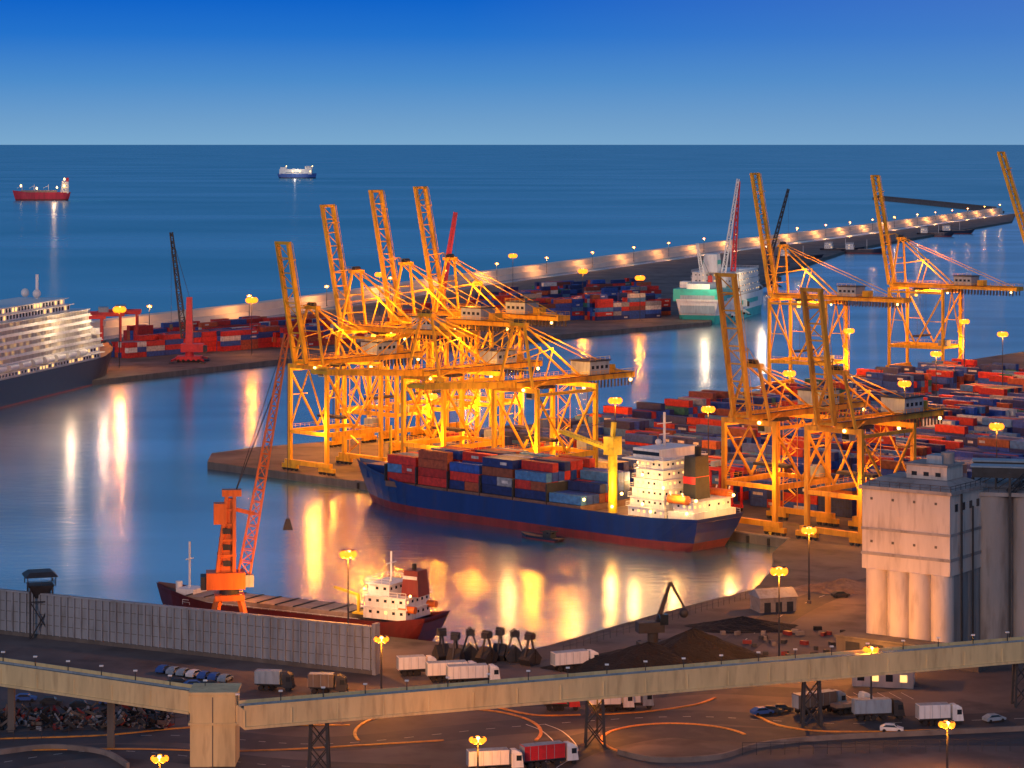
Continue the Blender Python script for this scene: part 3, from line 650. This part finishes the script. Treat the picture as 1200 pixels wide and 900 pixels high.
for i in range(4):
    mb.box(X1-.05,X1+.02,2.2+i*3.2,3.4+i*3.2,29.5,31,'glass')
    mb.box(1.8+i*4.5,2.3+i*4.5,Y0-.0,Y0+.05,30.9,31.4,'quaywall'); mb.box(1.8+i*4.5,2.3+i*4.5,Y0,Y0+.05,22.3,22.8,'quaywall')
mb.box(7,15.5,5,12,34.2,37.8,'silo'); mb.box(6.7,15.8,4.7,12.3,37.8,38.2,'silogrey'); mb.box(10.5,13.7,6.5,10.5,38.2,39.8,'house'); mb.cyl((14,8.5,38.2),(14,8.5,40.4),1.3,'silogrey',12)
for i in range(3): mb.box(8.1+i*2.5,9.2+i*2.5,4.93,5.0,35.8,36.6,'glass')
mb.rail((X0-.3,Y0-.3,33.7),(X1+.3,Y0-.3,33.7)); mb.rail((X1+.3,Y0-.3,33.7),(X1+.3,Y1,33.7))
mb.beam((X1+.5,4,0),(X1+.5,4,33),.35,'dark'); mb.beam((X1+.5,9,0),(X1+.5,9,30),.3,'dark')
mb.box(X0-3,X1+8,-4.8,-.3,0,3.6,'quaywall'); mb.box(X0-3.3,X1+8.3,-5.1,-.2,3.6,3.95,'quaywall')
for i in range(5): mb.box(X0-1+i*5,X0+2+i*5,-4.86,-4.8,0,2.9,'dark')
SB=P(1010,764,GZ); srot=math.radians(-35)
sb=mb.build('silo_building',SB,srot); sb.scale=(1.1,1.1,1.05)
light('lamp_light',(6,-12,7),7000,(1,.36,.05),.5,sb)  # low fill light added to warm and brighten the front, no fixture
mb=MB(); srot2=math.radians(-12)
for i in range(5):
    for j in range(3): mb.cyl((i*8.2+4,j*8.2+3,0),(i*8.2+4,j*8.2+3,33),4.25,'silogrey',28)
mb.box(-.5,41,-1.5,24,33,33.8,'silogrey')
for j in range(2):
    mb.box(0,40,4+j*10,8+j*10,36.2,38.4,'dark'); mb.box(-.3,40.3,3.7+j*10,8.3+j*10,38.4,38.7,'house')
    for i in range(9):
        mb.beam((i*5,4+j*10,33.8),(i*5,4+j*10,36.2),.3,'dark'); mb.beam((i*5,8+j*10,33.8),(i*5,8+j*10,36.2),.3,'dark'); mb.beam((i*5,4+j*10,33.8),(i*5+4,4+j*10,36.2),.2,'dark')
mb.rail((-.5,-1.5,33.8),(41,-1.5,33.8)); mb.beam((8.1,-1.5,0),(8.1,-1.5,38),.5,'dark'); mb.truss((8,-1,33.8),(18,6,43),1.2,7,.2,'dark'); mb.box(16,22,3,8,38.7,41,'quaywall')
mb.build('grain_silos',SB+Vector((23.5,2,0)),srot2)
# ---------- ROADS
mb=MB()
strip(mb,[G(-60,868),G(200,862),G(380,872),G(600,852),G(800,840),G(1000,848),G(1300,838)],11,GZ,GZ+.012,'asphalt')
strip(mb,[G(560,960),G(640,890),G(700,868),G(780,856),G(900,862),G(1300,866)],12,GZ,GZ+.020,'asphalt')
strip(mb,[G(450,812),G(640,822),G(820,808),G(960,812),G(1060,800)],9,GZ,GZ+.028,'asphalt')
strip(mb,[G(-60,905),G(120,880),G(330,898),G(500,905)],10,GZ,GZ+.036,'asphalt')
strip(mb,[G(820,808),G(860,760),G(960,700),G(1100,665)],9,GZ,GZ+.044,'asphalt')
mb.build('road')
def ring(mb,c,r,w,z0,z1,k,a0=0,a1=360,ry=1.0):
    n=48; pts=[Vector((c.x+r*math.cos(math.radians(a0+(a1-a0)*i/n)),c.y+ry*r*math.sin(math.radians(a0+(a1-a0)*i/n)),0)) for i in range(n+1)]
    strip(mb,pts,w,z0,z1,k,False)
RB=G(793,868); RC=G(525,858)
mb=MB()
for c,r,ry,a0,a1 in((RB,13.5,1.0,20,230),(RB,13.5,1,260,340),(RC,17,1.15,-20,200)): ring(mb,c,r,.6,GZ,GZ+.18,'kerby',a0,a1,ry=ry)
for ps in ([G(0,866),G(120,862),G(240,852),G(410,850)],[G(885,838),G(920,852),G(1000,858),G(1210,852)],[G(700,838),G(760,834),G(815,826),G(838,818)],[G(570,826),G(625,838),G(680,838)],[G(0,880),G(150,878),G(300,880),G(520,868)]):
    strip(mb,ps,.6,GZ,GZ+.18,'kerby')
mb.build('kerb')
mb=MB()
strip(mb,[G(725,884),G(770,893),G(840,890),G(890,876),G(960,868),G(1080,862),G(1210,856)],.6,GZ,GZ+.9,'conc')  # low pale strip added in place of the vehicle light trails
mb.build('light_trail_barrier')
mb=MB(); strip(mb,[G(0,884),G(60,878),G(120,884),G(150,900)],.6,GZ,GZ+.9,'conc'); mb.build('light_trail_barrier')  # left strip likewise stands in for a blurred vehicle light trail
mb=MB()
for o in(-1.8,1.8):
    strip(mb,[G(640,900)+Vector((o,0,0)),G(665,880)+Vector((o,0,0)),G(650,862)+Vector((o,2,0)),G(628,852)+Vector((o,2,0))],.25,GZ,GZ+.055,'mark')  # curved white lines drawn in place of vehicle light trails
for src,zz in(([G(-60,868),G(200,862),G(380,872),G(600,852),G(800,840),G(1000,848),G(1300,838)],.056),([G(820,808),G(860,760),G(960,700),G(1100,665)],.06),([G(-60,905),G(120,880),G(330,898),G(500,905)],.064)):
    cen=catmull([V2(q) for q in src],14)
    for i in range(0,len(cen)-1,2): strip(mb,[cen[i],cen[i].lerp(cen[i+1],.7)],.2,GZ,GZ+zz,'mark',False)
for i in range(10):
    p=G(930+i*14,812); strip(mb,[p,p+Vector((1.5,-6,0))],.15,GZ,GZ+.07,'mark',False)
mb.build('road_marking_and_trails')
mb=MB()
strip(mb,[V2(QA)+QD*-60+QN*3.5,V2(QA)+QD*230+QN*3.5],.3,GZ,GZ+.08,'dark',False); strip(mb,[V2(QA)+QD*-60+QN*28,V2(QA)+QD*230+QN*28],.3,GZ,GZ+.08,'dark',False)
mb.build('crane_rail')
mb=MB(); strip(mb,[V2(QA)+QD*-6+QN*.7,V2(QA)+QD*168+QN*.7],1.2,GZ,GZ+.35,'conc',False); mb.build('quay_coping')
for i in range(14):
    m2=MB(); m2.cyl((0,0,0),(0,0,.7),.3,'yellow',10); m2.cyl((0,0,.7),(0,0,.95),.45,'yellow',10); m2.build('mooring_bollard',V2(QA)+QD*(-2+i*12.5)+QN*1.9+Vector((0,0,GZ+.02)))
mb=MB()
for i in range(24):
    o=V2(QA)+QD*(-4+i*7.2)-QN*.25; mb.cyl(o+Vector((0,0,.2)),o+Vector((0,0,2.1)),.45,'black',8)
mb.build('quay_fenders')
# ---------- VEHICLES
def truck(u,v,yaw,kc='white',kt='white',tl=9,name='semi_truck',cab=True,th=2.6):
    mb=MB(); y=1.2
    if kt=='flat': mb.box(0,tl,-y,y,1.1,1.35,'dark'); mb.box(.3,tl-.3,-y+.1,y-.1,1.36,2.0,'hatch')
    else:
        mb.box(0,tl,-y,y,1.2,1.2+th,kt); mb.box(-.05,0,-y+.1,y-.1,1.3,1.1+th,'house'); mb.box(0,tl,-y-.02,-y,1.2,1.35,'dark'); mb.box(0,tl,y,y+.02,1.2,1.35,'dark')
        mb.box(.1,tl-.1,-y+.12,y-.12,1.2+th,1.24+th,'house')
        x=1.0
        while x<tl-.5: mb.box(x,x+.06,-y-.03,-y,1.36,1.15+th,'house'); x+=1.5
    mb.box(.3,tl-.2,-.5,.5,.85,1.18,'dark')
    for x in(1.2,2.4,3.6): 
        for s in(-1,1): mb.cyl((x,s*.75,.5),(x,s*1.18,.5),.5,'black',12)
    cx=tl+.5; mb.box(tl-2,cx+2.2,-.55,.55,.6,1.0,'dark')
    mb.taper(cx,cx+2.1,-y,y,.7,3.2,0,.08,kc,ix1=.35); mb.taper(cx+.05,cx+1.6,-1.05,1.05,3.2,3.65,0,.2,kc,ix1=.7)
    mb.add([(cx+1.96,-1.05,1.9),(cx+1.96,1.05,1.9),(cx+1.82,1.0,2.9),(cx+1.82,-1.0,2.9)],[(0,1,2,3)],'glass')
    for s in(-1,1): mb.box(cx+.8,cx+1.7,min(s*1.15,s*1.21),max(s*1.15,s*1.21),1.9,2.8,'glass')
    mb.box(cx+2.05,cx+2.2,-1.15,1.15,.5,.85,'dark')
    for x in(tl-1.4,cx+1.2):
        for s in(-1,1): mb.cyl((x,s*.78,.5),(x,s*1.18,.5),.5,'black',12)
    p=G(u,v); return mb.build(name,p+Vector((0,0,.07)),math.radians(yaw))
def car(u,v,yaw,k='white'):
    mb=MB()
    prof=[(-2.1,.35),(2.1,.35),(2.15,.75),(1.2,.95),(.5,1.42),(-1.1,1.45),(-1.9,1.0),(-2.15,.9)]
    n=len(prof); w1=.86
    vs=[(x,-w1*(1 if z<1.1 else .82),z) for x,z in prof]+[(x,w1*(1 if z<1.1 else .82),z) for x,z in prof]
    mb.add(vs,[list(range(n)),list(range(n,2*n))[::-1]]+[((i+1)%n,i,n+i,n+(i+1)%n) for i in range(n)],k)
    mb.add([(1.12,-.72,1.0),(1.12,.72,1.0),(.55,.66,1.40),(.55,-.66,1.40)],[(0,1,2,3)],'glass')
    for s in(-1,1): mb.add([(1.0,s*.875,.98),(.45,s*.74,1.36),(-1.05,s*.74,1.38),(-1.6,s*.875,1.02)],[(0,1,2,3)],'glass')
    for x in(-1.35,1.35):
        for s in(-1,1): mb.cyl((x,s*.65,.33),(x,s*.9,.33),.33,'black',12)
    return mb.build('parked_car',G(u,v)+Vector((0,0,.07)),math.radians(yaw))
for a_ in((466,792,14,'white','white',5.5),(500,799,12,'white','white',8),(524,803,12,'white','white',8),(648,787,24,'white','white',7.5),
          (636,832,2,'red','red',4.5),(690,833,5,'white','white',6),(716,831,5,'house','white',5.5),(548,906,12,'white','white',7),(612,900,22,'white','red',7.5),
          (932,838,28,'house','quaywall',8.5),(975,838,25,'white','flat',6),(1000,844,8,'dark','house',7),(1075,850,10,'white','white',6),
          (300,808,-8,'dark','house',5),(362,812,-5,'dark','quaywall',5)):
    truck(*a_)
for i in range(7): car(192+i*12,788+i*1.8,70+U(-6,6),random.choice(['white','dark','dark','house','blue']))
for u,v in((905,836),(893,838),(916,834),(1165,846),(210,803),(228,806),(246,806),(262,810),(30,822),(60,826),(95,830),(130,826),(160,832),(1045,858),(985,700)): car(u,v,U(-10,30),random.choice(['white','dark','dark','house','blue']))
for i in range(7):
    mb=MB(); 
    for s in(-1,1): mb.add([(s*.1,-1.4,3.4),(s*2.2,-1.4,1.3),(s*1.5,-1.4,0),(s*.05,-1.4,.2),(s*.1,1.4,3.4),(s*2.2,1.4,1.3),(s*1.5,1.4,0),(s*.05,1.4,.2)],[(0,1,2,3),(7,6,5,4),(0,4,5,1),(1,5,6,2),(2,6,7,3)],'dark'); mb.beam((s*1.8,0,1.6),(s*.4,0,5.6),.35,'dark')
    mb.box(-.9,.9,-.8,.8,5.2,6.4,'dark'); mb.cyl((0,-.9,6.3),(0,.9,6.3),.5,'dark',10)
    mb.build('clamshell_grab',G(518+i*17+U(-2,2),778+U(-6,4)),U(0,3))
def heap(name,u,v,r,h,k,seed,sx=1.6):
    mb=MB(); n=36;m=12; vs=[];rnd=random.Random(seed)
    ph=[rnd.uniform(0,6.28) for _ in range(6)]
    for j in range(m+1):
        f=j/m
        for i in range(n):
            t=2*math.pi*i/n; rr=r*f*(1+.13*math.sin(2*t+ph[0])+.08*math.sin(5*t+ph[1]))
            z=h*(1-f)**1.1*(1+.15*math.sin(3*t+ph[2])*f)+rnd.uniform(-.15,.15)*(0 if j==m else 1)
            vs.append((rr*math.cos(t)*sx,rr*math.sin(t),z if j<m else -.05))
    fs=[(j*n+i,(j+1)*n+i,(j+1)*n+(i+1)%n,j*n+(i+1)%n) for j in range(m) for i in range(n)]
    mb.add(vs,fs,k); mb.build(name,G(u,v),rnd.uniform(-.2,.2))
heap('coal_heap',760,784,11,5.5,'coal',1); heap('coal_heap',812,779,11,7.5,'coal',2); heap('coal_heap',712,784,6,3,'coal',3,2); heap('coal_heap',870,735,7,2.4,'coal',6,2)
heap('gravel_heap',990,690,7,2.5,'rock',5,2)
mb=MB(); mb.box(-3,3,-2.5,2.5,.3,1.3,'dark'); mb.cyl((0,0,1.3),(0,0,3.6),1.2,'dark',12); mb.box(-3.5,2.2,-1.6,1.6,3.6,5.8,'dark'); mb.box(1.2,3,-1.6,-.2,5.2,7.4,'glass')
for x in(-2.2,0,2.2):
    for s in(-1,1): mb.cyl((x,s*2.4,.7),(x,s*3,.7),.7,'black',10)
mb.beam((1,.4,5.4),(4,.4,14),.9,'dark',w2=.6); mb.beam((4,.4,14),(7,.4,8.5),.6,'dark',w2=.4); mb.beam((1.8,.4,5),(3.2,.4,10.4),.3,'house'); mb.ball((7,.4,7.3),1.1,'dark',8)
mb.build('material_handler',G(765,760),math.radians(12))
mb=MB()
for i in range(500):
    p=G(U(-20,200),U(836,856)); s=U(.15,.8); d=Vector((U(-1,1),U(-1,1),U(-.5,.6))).normalized()*U(.6,2.4); z=Vector((0,0,U(.1,1.1)))
    mb.beam(p+z,p+z+d,s*.6,random.choice(['rock','dark','dark','quaywall','boot','coal','coal','wallp']),s)
mb.build('scrap_pile')
mb=MB(); mb.box(0,9,-3,3,0,3.4,'hatch'); mb.taper(-.3,9.3,-3.4,3.4,3.4,5,0,2.8,'wallp'); 
for i in range(3): mb.box(1+i*2.8,2.6+i*2.8,-3.05,-3,0,2.3,'dark')
mb.build('site_hut',G(885,716),.3)
mb=MB(); mb.box(0,12,-3.5,3.5,0,5,'silo'); mb.box(-.3,12.3,-3.8,3.8,5,5.4,'silogrey')
for i in range(4): mb.box(1+i*2.8,2.4+i*2.8,-3.55,-3.5,1.2,2.6,'win' if i%2 else 'glass'); 
mb.build('gatehouse',G(1000,800),-.2)
stack('container_stack',V2(G(965,752)),Vector((1,.15,0)),1,2,1,PALB)
mb=MB()
for i in range(36):
    p=G(U(830,1000),U(735,775)); a=U(0,3.14); d=Vector((math.cos(a),math.sin(a),0))*U(.6,2.2); mb.beam(p+Vector((0,0,.4)),p+d+Vector((0,0,.4)),U(.5,1.2),random.choice(['conc','rock','dark','dark','coal','boot']),.8)
mb.build('yard_debris')
def fence(pts,h=2.2,name='metal_fence'):
    mb=MB()
    for a_,b_ in zip(pts[:-1],pts[1:]):
        mb.rail(a_,b_,'dark',h,2.5); mb.beam(a_+Vector((0,0,h*.8)),b_+Vector((0,0,h*.8)),.05,'dark')
    mb.build(name)
fence([G(880,700),G(760,735),G(660,764)]); fence([G(440,825),G(620,812),G(700,800)]); fence([G(0,872),G(220,846)]); fence([G(870,885),G(1200,880)])
# ---------- STREET LAMPS
def lampat(X,D,h,pw,arms=2,col=LC,name='street_lamp',br=.5):
    mb=MB(); mb.cyl((0,0,0),(0,0,h),.24,'dark',8,r2=.12); mb.cyl((0,0,0),(0,0,.8),.5,'conc',8)
    for i in range(arms):
        t=2*math.pi*i/arms+.4; q=.6+br*.7; c=(math.cos(t)*q,math.sin(t)*q,h+.15)
        mb.beam((0,0,h-.3),(c[0],c[1],h+.35),.14,'dark'); mb.box(c[0]-.3,c[0]+.3,c[1]-.2,c[1]+.2,h+.15+br*.9,h+.25+br*.95,'dark'); mb.ball((c[0],c[1],h+.1),br,'lamp',8,.95)
    mb.ball((0,0,h+.2),br*.9,'lampw',8)  # white core within oversized orange balls imitates hot centre and halo
    o=mb.build(name,Vector((X,D,GZ)))
    if pw: light('lamp_light',(0,0,h-1.2),pw,col,.7,o)
    return o
def lamp(u,v,h,pw,**k):
    s=(v-169)/(H-h-GZ); D=F/s; return lampat((u-600)*D/F,D,h,pw,**k)
for q in [(140,363,28,60000),(295,352,28,60000),(601,300,30,50000),(683,318,28,40000),(750,326,26,36000),(560,332,26,30000),(445,322,26,30000)]: lamp(*q,arms=6,name='high_mast_lamp',br=1.6,col=(1,.28,.012))
cb=catmull([V2(q) for q in bwl],40); acc=0
for i in range(1,len(cb)):
    acc+=(cb[i]-cb[i-1]).length
    if acc>110:
        acc=0; q=cb[i]; 
        if q.x>-330: lampat(q.x+6,q.y-24,13,42000 if q.x>150 else 28000,arms=2,br=.6,col=(1,.42,.12))
for q in((721,470,25,36000),(688,423,30,36000),(995,388,30,50000),(1130,377,30,54000),(925,438,28,40000),(1097,415,26,38000),(1175,392,28,38000),(505,465,22,26000),(477,447,26,24000),(1168,500,22,30000),(1060,450,26,34000),(830,480,22,26000)):  # includes extra yard masts added to brighten the container stacks
    lamp(*q,arms=6,name='high_mast_lamp',br=1.1)
for q in((408,650,22,36000),(913,670,22,44000),(948,622,17,32000),(447,750,12,20000),(1021,762,13,26000),(187,890,8,12000),(700,806,9,9000),(1110,850,9,12000),(560,868,8,9000)):
    lamp(*q,arms=6 if q[2]>15 else 5,br=.8 if q[2]>15 else .55)
